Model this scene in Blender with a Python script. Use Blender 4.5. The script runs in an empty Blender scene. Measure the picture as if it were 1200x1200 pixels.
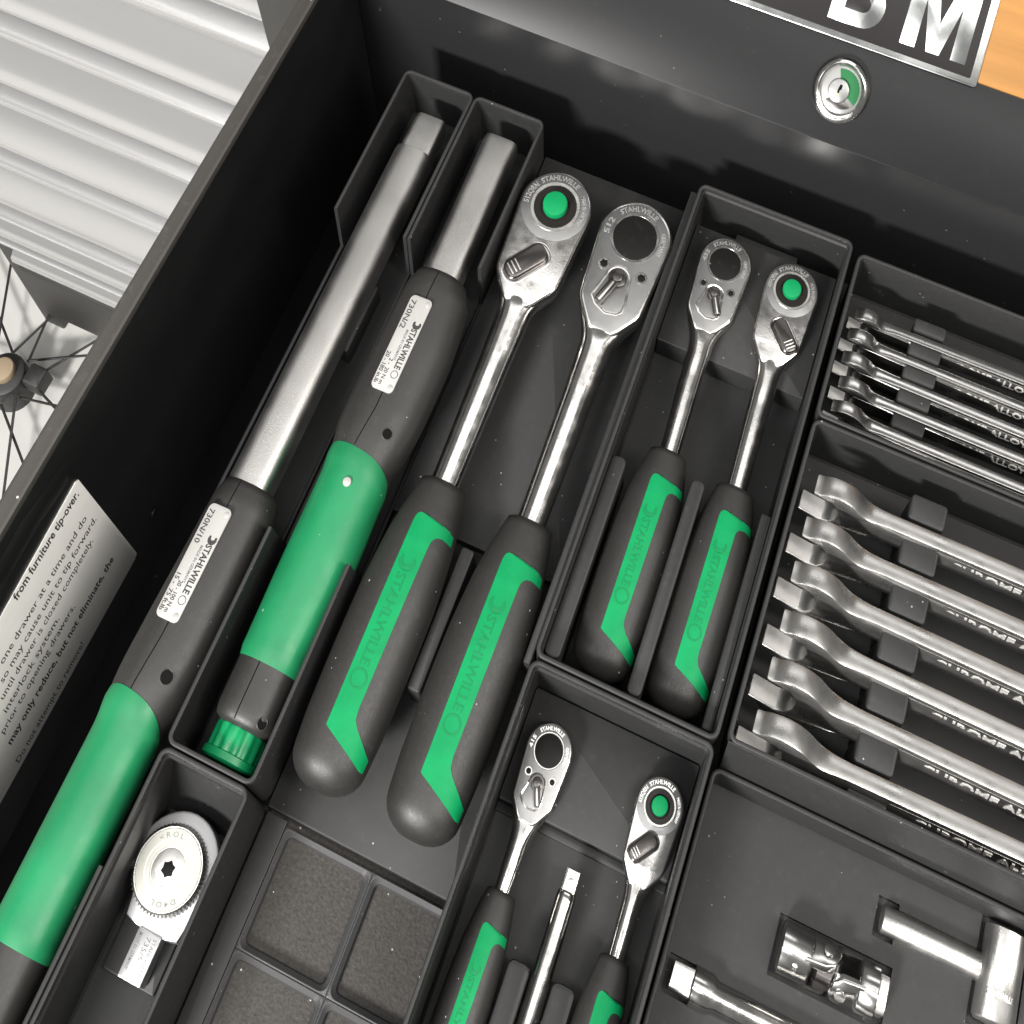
import bpy, math, random
from mathutils import Vector, Matrix
from mathutils.geometry import tessellate_polygon
random.seed(7)
SC = bpy.context.scene
COL = SC.collection
S = 0.001                      # everything below is written in millimetres
R = math.radians
PI = math.pi

# ------------------------------------------------------------------ camera
cam_d = bpy.data.cameras.new("camera"); cam = bpy.data.objects.new("camera", cam_d); COL.objects.link(cam)
pi_, ya_, ro_ = R(45.49), R(19.79), R(2.17)
fw = Vector((-math.sin(ya_)*math.cos(pi_), math.cos(ya_)*math.cos(pi_), -math.sin(pi_)))
rt = Vector((math.cos(ya_), math.sin(ya_), 0)); up = rt.cross(fw)
c_, s_ = math.cos(ro_), math.sin(ro_)
rx, ry = rt*c_ + up*s_, up*c_ - rt*s_
m3 = Matrix((rx, ry, -fw)).transposed()
cam.matrix_world = Matrix.Translation(Vector((25.52, -62.19, 849.6))*S) @ m3.to_4x4()
cam_d.sensor_width = 36; cam_d.lens = 54.0
cam_d.shift_x = -0.0928; cam_d.shift_y = -0.8961
cam_d.clip_start = 0.01; cam_d.clip_end = 50
SC.camera = cam
SC.render.resolution_x = SC.render.resolution_y = 1024

# ------------------------------------------------------------------ light
w = bpy.data.worlds.new("World"); SC.world = w; w.use_nodes = True
bg = w.node_tree.nodes["Background"]; bg.inputs[0].default_value = (1.0, 0.98, 0.95, 1); bg.inputs[1].default_value = 0.2
def area(name, loc, target, sx, sy, power, col=(1, 0.96, 0.9)):
    l = bpy.data.lights.new(name, 'AREA'); l.shape = 'RECTANGLE'; l.size = sx; l.size_y = sy; l.energy = power; l.color = col
    o = bpy.data.objects.new(name, l); COL.objects.link(o); o.location = loc
    o.rotation_euler = (Vector(target) - Vector(loc)).to_track_quat('-Z', 'Y').to_euler()
    return o
area("shop_lamp", (-0.50, -1.62, 1.25), (-0.05, 0.1, 0), 0.42, 0.34, 115, (1, 0.98, 0.955))
area("fill_lamp", (-0.15, -0.45, 2.3), (-0.05, 0.05, 0), 2.0, 0.25, 25, (1, 0.985, 0.965))  # added overhead fill that brightens the lower wrench jaws
area("fill_lamp", (1.2, 0.0, 1.7), (-0.2, 0.05, 0), 0.3, 1.4, 40)  # added fill from the right, put in to brighten the warning label
area("reflection_light", (-1.7, -1.5, 2.4), (-1.2, -0.8, 0), 1.8, 0.9, 26, (1, 0.985, 0.96))  # added light, placed to whiten the lips of the grey drawers
for y_ in (0.22, 0.66, 2.4):  # added lights for the chrome to mirror; the rear one serves the jaws
    area("reflection_light", (0.0, y_, 2.3), (0, y_ if y_ < 2 else 1.2, 0), 2.6, 0.28 if y_ < 2 else 0.7, 6.0 if y_ < 2 else 14, (1, 0.985, 0.96))
SC.view_settings.view_transform = 'Standard'; SC.view_settings.look = 'None'
SC.view_settings.exposure = 0.0; SC.view_settings.gamma = 1.0

# ------------------------------------------------------------------ materials
MATS = {}
def mat(name, col, rough=0.5, metal=0.0, bump=0.0, bscale=400, var=0.0, vscale=60, dust=0.0, dscale=900, spec=0.5,
        layer=0.0, rvar=0.0, rscale=120, stretch=None, coat=0.0, scratch=0.0):
    m = bpy.data.materials.new(name); m.use_nodes = True
    nt = m.node_tree; N = nt.nodes; L = nt.links; b = N["Principled BSDF"]
    b.inputs["Base Color"].default_value = (*col, 1); b.inputs["Roughness"].default_value = rough
    b.inputs["Metallic"].default_value = metal; b.inputs["Specular IOR Level"].default_value = spec
    b.inputs["Coat Weight"].default_value = coat
    tc = N.new("ShaderNodeTexCoord"); src = tc.outputs["Object"]
    if stretch:
        mp = N.new("ShaderNodeMapping"); mp.inputs["Scale"].default_value = stretch; L.new(src, mp.inputs[0]); ssrc = mp.outputs[0]
    else: ssrc = src
    def noise(scale, detail=3, s=None):
        n = N.new("ShaderNodeTexNoise"); n.inputs["Scale"].default_value = scale; n.inputs["Detail"].default_value = detail
        L.new(s or src, n.inputs["Vector"]); return n.outputs["Fac"]
    def ramp(f, a, b_, va, vb):
        r = N.new("ShaderNodeMapRange"); r.inputs[1].default_value = a; r.inputs[2].default_value = b_
        r.inputs[3].default_value = va; r.inputs[4].default_value = vb; L.new(f, r.inputs[0]); return r.outputs[0]
    csock = None
    if var:
        f = ramp(noise(vscale, 5, ssrc), .3, .7, 1-var, 1+var)
        mx = N.new("ShaderNodeVectorMath"); mx.operation = 'SCALE'; mx.inputs[0].default_value = col; L.new(f, mx.inputs["Scale"])
        csock = mx.outputs[0]
    if dust:
        v = N.new("ShaderNodeTexVoronoi"); v.inputs["Scale"].default_value = dscale; L.new(src, v.inputs["Vector"])
        sp = N.new("ShaderNodeSeparateColor"); L.new(v.outputs["Color"], sp.inputs[0])
        pick = ramp(sp.outputs[0], 0.945, 1.0, 0.0, 0.19)          # only some cells carry a speck, of varying size
        lt = N.new("ShaderNodeMath"); lt.operation = 'LESS_THAN'; L.new(v.outputs["Distance"], lt.inputs[0]); L.new(pick, lt.inputs[1])
        ml = N.new("ShaderNodeMath"); ml.operation = 'MULTIPLY'; ml.inputs[1].default_value = dust; L.new(lt.outputs[0], ml.inputs[0])
        sm = ramp(noise(260, 6), .60, .85, 0, dust*0.05)
        ad = N.new("ShaderNodeMath"); ad.operation = 'ADD'; L.new(ml.outputs[0], ad.inputs[0]); L.new(sm, ad.inputs[1])
        mx = N.new("ShaderNodeMix"); mx.data_type = 'RGBA'; mx.inputs[6].default_value = (*col, 1)
        if csock: L.new(csock, mx.inputs[6])
        mx.inputs[7].default_value = (.55, .53, .5, 1); L.new(ad.outputs[0], mx.inputs[0]); csock = mx.outputs[2]
    if csock: L.new(csock, b.inputs["Base Color"])
    if rvar:
        L.new(ramp(noise(rscale, 5, ssrc), .3, .7, max(.02, rough-rvar), rough+rvar), b.inputs["Roughness"])
    h = None
    if bump: h = noise(bscale, 4, ssrc)
    if layer:
        wv = N.new("ShaderNodeTexWave"); wv.wave_type = 'BANDS'; wv.bands_direction = 'Z'; wv.inputs["Scale"].default_value = 900
        wv.inputs["Distortion"].default_value = .6; L.new(src, wv.inputs["Vector"])
        wx = N.new("ShaderNodeTexWave"); wx.wave_type = 'BANDS'; wx.bands_direction = 'DIAGONAL'; wx.inputs["Scale"].default_value = 1300
        L.new(src, wx.inputs["Vector"])
        ad = N.new("ShaderNodeMath"); ad.operation = 'ADD'; L.new(wv.outputs["Fac"], ad.inputs[0]); L.new(wx.outputs["Fac"], ad.inputs[1])
        bl = N.new("ShaderNodeBump"); bl.inputs["Strength"].default_value = layer; bl.inputs["Distance"].default_value = .0002
        L.new(ad.outputs[0], bl.inputs["Height"]); nrm = bl.outputs[0]
    else: nrm = None
    if h is not None:
        bp = N.new("ShaderNodeBump"); bp.inputs["Strength"].default_value = bump; bp.inputs["Distance"].default_value = .0004
        L.new(h, bp.inputs["Height"])
        if nrm: L.new(nrm, bp.inputs["Normal"])
        nrm = bp.outputs[0]
    if nrm: L.new(nrm, b.inputs["Normal"])
    MATS[name] = m; return m
mat("print", (.0215, .0215, .0217), .44, spec=.2, dust=.42, layer=.14, rvar=.03, rscale=400, dscale=480, var=.06, vscale=300)
mat("print_dark", (.024, .024, .024), .5, spec=.3, dust=.5, layer=.1, dscale=480)
mat("steel_black", (.007, .007, .0075), .36, bump=.06, bscale=2200, dust=.12, dscale=300, rvar=.05, rscale=30)
mat("steel_wall", (.014, .014, .0145), .30, spec=.28, bump=.06, bscale=2600, dust=.12, dscale=260)
mat("steel_rail", (.010, .010, .0105), .34, spec=.14, bump=.06, bscale=2600, dust=.2, dscale=260)
mat("edge_grey", (.036, .034, .031), .5, spec=.3, bump=.2, bscale=1500, dust=.9, dscale=300)
mat("chrome", (.60, .59, .575), .18, 1, rvar=.06, rscale=220, bump=.05, bscale=900, var=.06, vscale=90)
mat("satin", (.60, .59, .57), .30, 1, bump=.12, bscale=2600, rvar=.08, rscale=90)
mat("tube_satin", (.42, .413, .40), .37, 1, bump=.30, bscale=1900, rvar=.06, rscale=60)
mat("face_satin", (.21, .21, .209), .40, 1, bump=.12, bscale=2800, var=.06, vscale=200)
mat("wrench_satin", (.47, .465, .45), .31, .96, bump=.10, bscale=1500, rvar=.10, rscale=70, var=.10, vscale=50)
mat("wrench_chrome", (.50, .495, .485), .22, 1, bump=.05, bscale=900, rvar=.06, rscale=80)
mat("lit_steel", (.52, .51, .495), .45, .55, bump=.1, bscale=1800, var=.08, vscale=200)  # matte steel made paler: light on jaw faces and letters in the colour
mat("recess_shade", (.34, .335, .325), .36, 1, bump=.1, bscale=1500)  # darker wrench metal, with the shade of the shank face in its colour
mat("gunmetal", (.085, .08, .078), .30, 1, bump=.05, bscale=1500)
mat("collar_dark", (.010, .008, .0075), .3, 0, spec=.25)
mat("dark_disc", (.007, .0065, .0062), .4, 0, spec=.08, bump=.05, bscale=900, dust=.5, dscale=700)
mat("rubber", (.0170, .0163, .0153), .47, spec=.42, bump=.22, bscale=2600, dust=.4, dscale=420, var=.08, vscale=900, rvar=.05, rscale=500)
mat("rubber_dark", (.02, .02, .0195), .5, bump=.1, bscale=900)
mat("seam", (.003, .003, .003), .8, spec=.1)
mat("green", (.0010, .175, .056), .5, spec=.15, bump=.16, bscale=2400, dust=.30, dscale=360, var=.10, vscale=90, rvar=.05, rscale=300)
mat("green_grip", (.008, .142, .054), .42, spec=.35, bump=.16, bscale=1800, dust=.32, dscale=300, var=.16, vscale=42, rvar=.07, rscale=90)
mat("green_shade", (.001, .14, .044), .5, spec=.2)  # same green made darker: shading of the relief put into the colour
mat("green_knob", (.003, .20, .07), .35)
mat("plate", (.30, .297, .285), .42, .1, bump=.05, bscale=900, var=.05)
mat("ink", (.02, .02, .02), .6)
mat("ink_grey", (.13, .13, .13), .6)
mat("label_paper", (.90, .89, .86), .32, bump=.12, bscale=45, var=.04)
mat("raised", (.80, .80, .78), .25, 1)
mat("liner", (.052, .049, .046), .88, spec=.2, bump=.7, bscale=900, dust=.8, dscale=420, var=.22, vscale=700)
mat("cell_plastic", (.04, .04, .041), .38, layer=.15, dust=.5, dscale=420)
mat("cabinet_grey", (.50, .50, .50), .24, .7)
mat("frame_black", (.02, .019, .018), .45)
mat("floor_grey", (.52, .515, .49), .45, bump=.1, bscale=30, var=.06, vscale=4)
mat("wood", (.26, .125, .034), .5, spec=.15, var=.14, vscale=9, stretch=(1, 12, 12), bump=.1, bscale=40)
mat("sign_black", (.012, .011, .011), .4, spec=.15)
mat("sign_silver", (.44, .455, .45), .25, 1, var=.12, vscale=30, rvar=.08, rscale=30)
mat("brass", (.6, .42, .2), .35, 1)
mat("lock_dial", (.20, .20, .195), .4, 1)
mat("lock_green", (.006, .085, .025), .5, spec=.2)
mat("beige", (.30, .23, .15), .6)
mat("alu_white", (.55, .55, .56), .4, .9, bump=.03, bscale=900)
mat("alu_ring", (.40, .40, .36), .42, .9, bump=.05, bscale=900)

# ------------------------------------------------------------------ mesh helpers (millimetres)
BASE = {}
class MB:
    def __init__(s): s.v = []; s.f = []
    def ring(s, pts): i = len(s.v); s.v += [tuple(p) for p in pts]; return list(range(i, i+len(pts)))
    def loft(s, rings, cap0=True, cap1=True, closed=True):
        ids = [s.ring(r) for r in rings]; n = len(ids[0])
        for a, b in zip(ids, ids[1:]):
            for i in range(n if closed else n-1):
                j = (i+1) % n; s.f.append((a[i], a[j], b[j], b[i]))
        if cap0: s.f.append(tuple(reversed(ids[0])))
        if cap1: s.f.append(tuple(ids[-1]))
        return s
    def prism(s, out, z0, z1, ch=0.0, ch0=0.0, fn=None):
        fn = fn or (lambda x, y, z: (x, y, z))
        rs = []
        def r(o, z): rs.append([fn(x, y, z) for x, y in o])
        if ch0: r(inset(out, ch0), z0); r(inset(out, ch0*.3), z0+ch0*.3); r(out, z0+ch0)
        else: r(out, z0)
        if ch: r(out, z1-ch); r(inset(out, ch*.3), z1-ch*.3); r(inset(out, ch), z1)
        else: r(out, z1)
        s.loft(rs, False, False)
        n_ = len(out); e_ = len(s.v); b_ = e_-n_*len(rs)
        for t_ in tessellate_polygon([[Vector((x, y, 0)) for x, y in out]]) if n_ > 44 else ():
            s.f.append(tuple(b_+i for i in t_)); s.f.append(tuple(e_-n_+i for i in reversed(t_)))
        if n_ <= 44: s.f.append(tuple(range(b_, b_+n_))[::-1]); s.f.append(tuple(range(e_-n_, e_)))
        return s
    def box(s, x0, x1, y0, y1, z0, z1, ch=.5, r=None):
        r = ch if r is None else r
        return s.prism(rr(x0, x1, y0, y1, max(r, .01), 3), z0, z1, ch)
    def quad(s, a, b, c, d): i = len(s.v); s.v += [a, b, c, d]; s.f.append((i, i+1, i+2, i+3))
    def build(s, name, m, parent=None, smooth=35):
        base = BASE.get(parent.name, Vector((0, 0, 0))) if parent else Vector((0, 0, 0))
        me = bpy.data.meshes.new(name)
        me.from_pydata([((Vector(p)-base)*S) for p in s.v], [], s.f); me.validate(); me.update()
        import bmesh
        bm = bmesh.new(); bm.from_mesh(me); bmesh.ops.recalc_face_normals(bm, faces=bm.faces); bm.to_mesh(me); bm.free()
        if smooth:
            me.polygons.foreach_set("use_smooth", [True]*len(me.polygons)); me.set_sharp_from_angle(angle=R(smooth))
        o = bpy.data.objects.new(name, me); COL.objects.link(o); me.materials.append(MATS[m])
        if parent: o.parent = parent; BASE[o.name] = base
        return o
def inset(pts, d):
    n = len(pts); out = []
    area2 = sum(pts[i][0]*pts[(i+1) % n][1]-pts[(i+1) % n][0]*pts[i][1] for i in range(n))
    sg = 1 if area2 > 0 else -1
    for i in range(n):
        p, q, r_ = pts[i-1], pts[i], pts[(i+1) % n]
        e1 = Vector((q[0]-p[0], q[1]-p[1])); e2 = Vector((r_[0]-q[0], r_[1]-q[1]))
        if e1.length < 1e-6: e1 = e2
        if e2.length < 1e-6: e2 = e1
        n1 = Vector((-e1.y, e1.x)).normalized(); n2 = Vector((-e2.y, e2.x)).normalized()
        m = n1+n2
        m = m/max(m.length_squared/2, .5) if m.length > 1e-4 else n1
        out.append((q[0]+sg*m.x*d, q[1]+sg*m.y*d))
    return out
def rr(x0, x1, y0, y1, r, n=4, ys=()):
    """rounded rectangle, counter-clockwise; ys: extra points on the two long sides"""
    p = []
    for cx, cy, a0 in ((x1-r, y0+r, -90), (x1-r, y1-r, 0), (x0+r, y1-r, 90), (x0+r, y0+r, 180)):
        for i in range(n+1):
            a = R(a0+90*i/n); p.append((cx+r*math.cos(a), cy+r*math.sin(a)))
        if a0 == -90: p += [(x1, y) for y in sorted(ys)]
        if a0 == 90: p += [(x0, y) for y in sorted(ys, reverse=True)]
    return p
def circ(cx, cy, r, n=32, a0=0, a1=360, ry=None):
    ry = ry or r; full = abs(a1-a0) >= 359.9
    return [(cx+r*math.cos(R(a0+(a1-a0)*i/(n if full else n-1))), cy+ry*math.sin(R(a0+(a1-a0)*i/(n if full else n-1)))) for i in range(n)]
def sup(a, b, n=2.0, seg=36):
    out = []
    for i in range(seg):
        t = 2*PI*i/seg; c, s = math.cos(t), math.sin(t)
        out.append((a*math.copysign(abs(c)**(2/n), c), b*math.copysign(abs(s)**(2/n), s)))
    return out
def loft_y(mb, secs, seg=36):
    """secs: (y, cx, cz, a, b, n)"""
    return mb.loft([[(cx+u, y, cz+v) for u, v in sup(a, b, n, seg)] for y, cx, cz, a, b, n in secs])
def loft_x(mb, secs, seg=36):
    return mb.loft([[(x, cy+u, cz+v) for u, v in sup(a, b, n, seg)] for x, cy, cz, a, b, n in secs])
def cyl(mb, cx, cy, z0, z1, r, ch=.4, seg=32, ry=None): return mb.prism(circ(cx, cy, r, seg, ry=ry), z0, z1, ch)
def annulus(mb, cx, cy, r0, r1, z0, z1, ch=.3, seg=40, fn=None, k=1.0):
    fn = fn or (lambda x, y, z: (x, y, z))
    prof = [(r1, z0), (r1, z1-ch), (r1-ch, z1), (r0+ch, z1), (r0, z1-ch), (r0, z0)]
    rs = []
    for i in range(seg+1):
        a = 2*PI*i/seg; rs.append([fn(cx+r*math.cos(a), cy+k*r*math.sin(a), z) for r, z in prof])
    return mb.loft(rs, False, False, closed=True)
def tube_path(mb, pts, r, seg=10):
    rings = []
    for i, p in enumerate(pts):
        d = (Vector(pts[min(i+1, len(pts)-1)])-Vector(pts[max(i-1, 0)])).normalized()
        u = d.orthogonal().normalized(); v = d.cross(u)
        rings.append([Vector(p)+u*r*math.cos(2*PI*k/seg)+v*r*math.sin(2*PI*k/seg) for k in range(seg)])
    return mb.loft(rings)

def thing(name, label, cat, base, group=None):
    o = bpy.data.objects.new(name, None); COL.objects.link(o); o.empty_display_size = .01
    o.location = Vector(base)*S; BASE[o.name] = Vector(base)
    o["label"] = label; o["category"] = cat
    if group: o["group"] = group
    return o
def tag(o, label, cat, group=None):
    o["label"] = label; o["category"] = cat
    if group: o["group"] = group
    return o

# text: built once per string, then laid on a plane, an arc or a curved surface
TX = {}
def tmesh(s, bold):
    if (s, bold) not in TX:
        cu = bpy.data.curves.new("t", 'FONT'); cu.body = s; cu.size = 1; cu.extrude = .5; cu.resolution_u = 2; cu.offset = .022 if bold else 0.004
        o = bpy.data.objects.new("t", cu); COL.objects.link(o); bpy.context.view_layer.update()
        me = bpy.data.meshes.new_from_object(o.evaluated_get(bpy.context.evaluated_depsgraph_get()))
        v = [tuple(x.co) for x in me.vertices]; f = [tuple(p.vertices) for p in me.polygons]
        bpy.data.objects.remove(o); bpy.data.curves.remove(cu); bpy.data.meshes.remove(me)
        TX[(s, bold)] = (v, f, max(x[0] for x in v))
    return TX[(s, bold)]
def text(s, m, parent, fn, size, width=None, bold=False, ext=.15, align='L', name="lettering"):
    """fn(tx, ty, h) -> world; tx along the line, ty up the letters, h height off the surface"""
    v, f, wd = tmesh(s, bold); kx = (width/wd) if width else size
    off = {'L': 0, 'C': -wd*kx/2, 'R': -wd*kx}[align]
    mb = MB(); mb.v = [tuple(fn(x*kx+off, y*size, (z+.5)*ext)) for x, y, z in v]; mb.f = list(f)
    return mb.build(name, m, parent, smooth=0)
def down(x, y, z):        # text running towards -y, letter tops towards +x, on a level face
    return lambda a, b, h: (x+b, y-a, z+h)

# ------------------------------------------------------------------ drawer and cabinet
dr = thing("drawer", "deep black steel drawer holding the tool trays, its side wall bearing a white label", "drawer", (-120, 50, -92))
MB().prism(rr(-255.6, -248.2, -320, 309, 1.0, 2), -92, 124.2, 0).build("side_wall", "steel_black", dr)
MB().prism(rr(-256.6, -247.9, -320, 309.4, 2.0, 3), 121.5, 125.6, 1.6).build("wall_edge", "edge_grey", dr)
MB().box(-252, 330, 310, 313, -93, 100.5, .3).build("back_wall", "steel_wall", dr)
MB().box(-252, 330, -320, 311, -95, -92, .3).build("bottom", "steel_black", dr)
mb = MB(); cyl(mb, 0, 0, 0, 1.2, 3.0, .6, 20)
rv = [(-248.2+z, 59+x, -84+y) for x, y, z in mb.v]
mb.v = [(-248.2+z, 63+x, -50+y) for x, y, z in [(a, b, c) for a, b, c in mb.v]]; mb.build("rivet", "steel_rail", dr)

base = thing("drawer_riser", "dark grey foam lined base under the tray grid in the drawer", "drawer base", (-60, 50, -92))
MB().box(-200, 320, -310, 288, -92, -1.2, .5).build("riser_body", "print_dark", base)
MB().box(-122.5, -36, -310, -10, -1.1, .6, .4).build("liner", "liner", base)

cab = thing("tool_cabinet", "black tool cabinet rail with chrome lock under a wooden top", "cabinet", (40, 315, 0))
TH = R(60)
def fas(x, v, h=0):       # a point on the sloping rail: v up the slope, h off it
    return (x, 309.6+v*math.sin(TH)-h*math.cos(TH), 100.8+v*math.cos(TH)+h*math.sin(TH))
def slab(mb, x0, x1, v0, v1, h0, h1, ch=.4, r=.6):
    return mb.prism(rr(x0, x1, v0, v1, r, 3), h0, h1, ch, fn=lambda x, v, h: fas(x, v, h))
slab(MB(), -300, 330, 0, 55, -3, 0, .5).build("rail", "steel_rail", cab)
slab(MB(), -300, 330, 53.4, 240, -22, 1.6, 1.5, 1.5).build("wooden_top", "wood", cab)
lk = MB()
def ov(x, y, z): return fas(20.6+x, 27.2+y*1.14, z)
prof = [(14.6, 0), (14.6, .8), (14.0, 2.4), (12.8, 3.6), (11.6, 3.9), (10.7, 3.4), (10.2, 2.2), (10.0, .2)]
lk.loft([[ov(r*math.cos(a), r*math.sin(a)+(.5*math.sin(a) if h > 1 else 0), h*(1.15+.45*math.sin(a))) for r, h in prof] for a in [2*PI*i/48 for i in range(49)]], False, False)
lock = lk.build("lock", "chrome", cab)
MB().prism(circ(0, 0, 10.3, 36), 0, .9, .1, fn=ov).build("lock_dial", "lock_dial", lock)
arc = [(4.2*math.cos(R(a)), 4.2*math.sin(R(a))) for a in range(-30, 111, 10)]; arc2 = [(9.4*math.cos(R(a)), 9.4*math.sin(R(a))) for a in range(110, -31, -10)]
MB().prism(arc2[::-1]+arc[::-1], .8, 1.15, .05, fn=ov).build("lock_indicator", "lock_green", lock)
MB().prism([(x*1.05, y) for x, y in circ(0, -4.9, 6.5, 20, 200, 340, ry=3.4)]+[(3.3, -3.9), (-3.3, -3.9)], .8, 1.3, .1, fn=ov).build("lock_shade", "gunmetal", lock)
cyl2 = MB().prism(circ(-1, -.6, 5.4, 32), .8, 3.0, .7, fn=ov).build("lock_barrel", "face_satin", lock)
MB().prism([(-.9-.7, -3.2), (-.9+.5, -3.2), (-.5, -.6), (.3, .4), (.4, 2.2), (-.9, 2.4), (-1.4, .6)], 2.9, 3.06, .02, fn=ov).build("keyway", "seam", lock)
MB().prism(circ(-1.2, -2.5, .9, 12), 3.0, 3.2, .1, fn=ov).build("key_pin", "brass", lock)

sg = thing("name_plate", "black name plate with silver letters and silver border on the wooden top", "sign", fas(0, 52, 2))
slab(MB(), -190, 83.6, 50.7, 128, 1.7, 3.3, .5, 1.2).build("plate_board", "sign_silver", sg)
pb = slab(MB(), -186.8, 79.8, 54.2, 124, 3.3, 3.55, .1, .8).build("plate_face", "sign_black", sg)
def letter(pts, x, w_, h_, nm="letter", m="sign_silver", hh=.28):
    return MB().prism([(x+a*w_, 59.5+b*h_) for a, b in pts], 3.5, 3.6+hh, .08, fn=lambda x, v, h: fas(x, v, h)).build(nm, m, sg)
letter([(0, 0), (.23, 0), (.23, .62), (.40, 0), (.60, 0), (.77, .62), (.77, 0), (1, 0), (1, 1), (.68, 1), (.50, .36), (.32, 1), (0, 1)], 41.5, 34, 42)
bl = letter([(0, 0)]+[(.62+.38*math.cos(R(q)), .28+.28*math.sin(R(q))) for q in range(-90, 61, 15)]+[(.60+.34*math.cos(R(q)), .76+.24*math.sin(R(q))) for q in range(-50, 91, 15)]+[(0, 1)], 3.5, 27, 42)
for c_y, r_y in ((.28, .10), (.74, .09)):
    letter([(.26, c_y-r_y)]+[(.58+.15*math.cos(R(q)), c_y+r_y*math.sin(R(q))) for q in range(-90, 91, 20)]+[(.26, c_y+r_y)], 3.5, 27, 42, "letter_counter", "sign_black", .34)

# ------------------------------------------------------------------ warning label on the drawer wall
wl = thing("warning_label", "white furniture tip-over warning label stuck inside the drawer wall", "label", (-247.9, 0, -55))
def wall(y, z): return lambda a, b, h: (-247.6+h, y+a, z+b)
def yz(x, y, z): return (-248.1+z, x, y)
MB().prism([(-120, -46), (43, -58.5), (45.5, -56), (44.5, 76.5), (43, 78.5), (-120, 72)], 0, .35, .05, fn=yz).build("paper", "label_paper", wl)
MB().prism([(-120, 84), (16, 92), (44, 86), (45.5, 103), (17, 112), (-120, 104)], 0, .12, .02, fn=yz).build("clear_film", "steel_rail", wl)
for s, y, z, sz, wd, bd in (("from furniture tip-over.", 41, 66, 11.5, 44.5, True), ("one drawer at a time and do", 37.4, 40, 10, 61, False),
        ("so may cause unit to tip forward.", 40.4, 27, 10, 69, False), ("until drawer is closed completely.", 33.7, 15.5, 10, 67, False),
        ("interlock system.", 2.7, 4, 10, 39, False), ("prior to opening drawers.", 10.3, -8, 10, 53, False),
        ("may only reduce, but not eliminate, the", 35.6, -26.5, 11, 80, True), ("Do not attempt to remove!", 2.3, -49, 10, 50.5, False)):
    rot = -.055
    text(s, "ink", wl, lambda a, b, h, y=y, z=z: (-247.74+h, y+a, z+b+a*rot), sz, width=wd, bold=bd, ext=.03, align='R')

# ------------------------------------------------------------------ background: second cabinet, wheel, floor
fl = MB(); fl.quad((-2600, -1500, -900), (1500, -1500, -900), (1500, 2500, -900), (-2600, 2500, -900))
o = fl.build("floor", "floor_grey"); o["kind"] = "structure"
c2 = thing("drawer_cabinet", "light grey metal drawer cabinet with rolled drawer lips on a black stand", "cabinet", (-495, 480, -900))
MB().box(-684, -291, 318, 760, -686, 160, 2).build("carcass", "frame_black", c2)
zs = [158, 20, -116, -246, -391, -540]
def front(z1, z0, name):
    h = z1-z0; a = z1-.44*h
    q = .25*h
    prof = [(285, z1), (281.5, z1-1), (281, z1-3), (286, z1-.16*h), (298, a+5), (302, a+1), (300, a-2), (294, a-.32*q), (287, a-.72*q), (283, a-q), (282.6, a-q-8), (287, z0+22), (292, z0+14), (316, z0+13), (316, z1)]
    m = MB(); m.loft([[(x, y, z) for y, z in prof] for x in (-681, -294)]); return m.build(name, "cabinet_grey", c2, smooth=50)
for a, b in zip(zs, zs[1:]): front(a, b, "drawer_front")
front(-540.6, -618, "drawer_front"); front(-618, -684, "drawer_front")
MB().box(-684, -296, 285, 750, -812, -694, 3).build("plinth", "frame_black", c2)
MB().box(-716, -692, 296, 330, -900, -560, 2).build("leg", "frame_black", c2)
MB().box(-293, -262, 278, 330, -900, 160, 1).build("leg", "frame_black", c2)
wh = thing("spoked_wheel", "black hubbed wheel with thin wire spokes lying on the pale floor", "wheel", (-704, 226, -900))
hub = MB(); cyl(hub, -704, 226, -900, -850, 22, 5, 24); hub = hub.build("hub", "rubber_dark", wh)
m = MB(); cyl(m, -704, 228, -850, -840, 12, 3, 20); m.build("hub_cap", "beige", hub)
m = MB(); m.box(-682, -662, 226, 246, -872, -846, 3); m.build("hub_bolt", "rubber_dark", hub)
for i in range(16):
    a = 2*PI*i/16+.14; b = a+.55*(1 if i % 2 else -1)
    m = MB(); tube_path(m, [(-704+24*math.cos(b), 226+24*math.sin(b), -868+8*(i % 2)), (-704+300*math.cos(a), 226+300*math.sin(a), -876)], 1.4, 6)
    m.build("spoke", "frame_black", wh)
m = MB(); tube_path(m, [(-704+300*math.cos(2*PI*i/60), 226+300*math.sin(2*PI*i/60), -886) for i in range(61)], 13, 8); m.build("rim", "frame_black", wh)

# ------------------------------------------------------------------ tray grid (base plate)
gp = thing("base_plate", "grey plastic grid plate with open square cells beside the two large ratchets", "grid plate", (-71, -67, 0))
cellmesh = None
for ix, x in enumerate((-92, -50)):
    for iy, y in enumerate((-46, -88, -130)):
        if cellmesh is None:
            m = MB(); x0, x1, y0, y1 = x-20.98, x+20.98, y-20.98, y+20.98
            def rg(d, z, r): return [(a, b, z) for a, b in rr(x0+d, x1-d, y0+d, y1-d, r, 4)]
            m.loft([rg(0, .65, .3), rg(0, 4.6, .3), rg(.4, 5, .6), rg(.55, 5, 3.4), rg(2.3, 3.2, 2.6), rg(2.3, 1.6, 2.6), rg(2.9, .7, 1.8)], False, False)
            o = m.build("cell", "cell_plastic", gp); cellmesh = o; o0 = (x, y)
        else:
            o = cellmesh.copy(); COL.objects.link(o); o.parent = gp; o.location = ((x-o0[0])*S, (y-o0[1])*S, 0)
            BASE[o.name] = BASE[gp.name]

MB().box(-122.8, -113.1, -200, -23.2, .7, 4.7, .4).build("shade_filler", "print_dark", gp)  # dark filler added where only the tray wall's shadow lies
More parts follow.
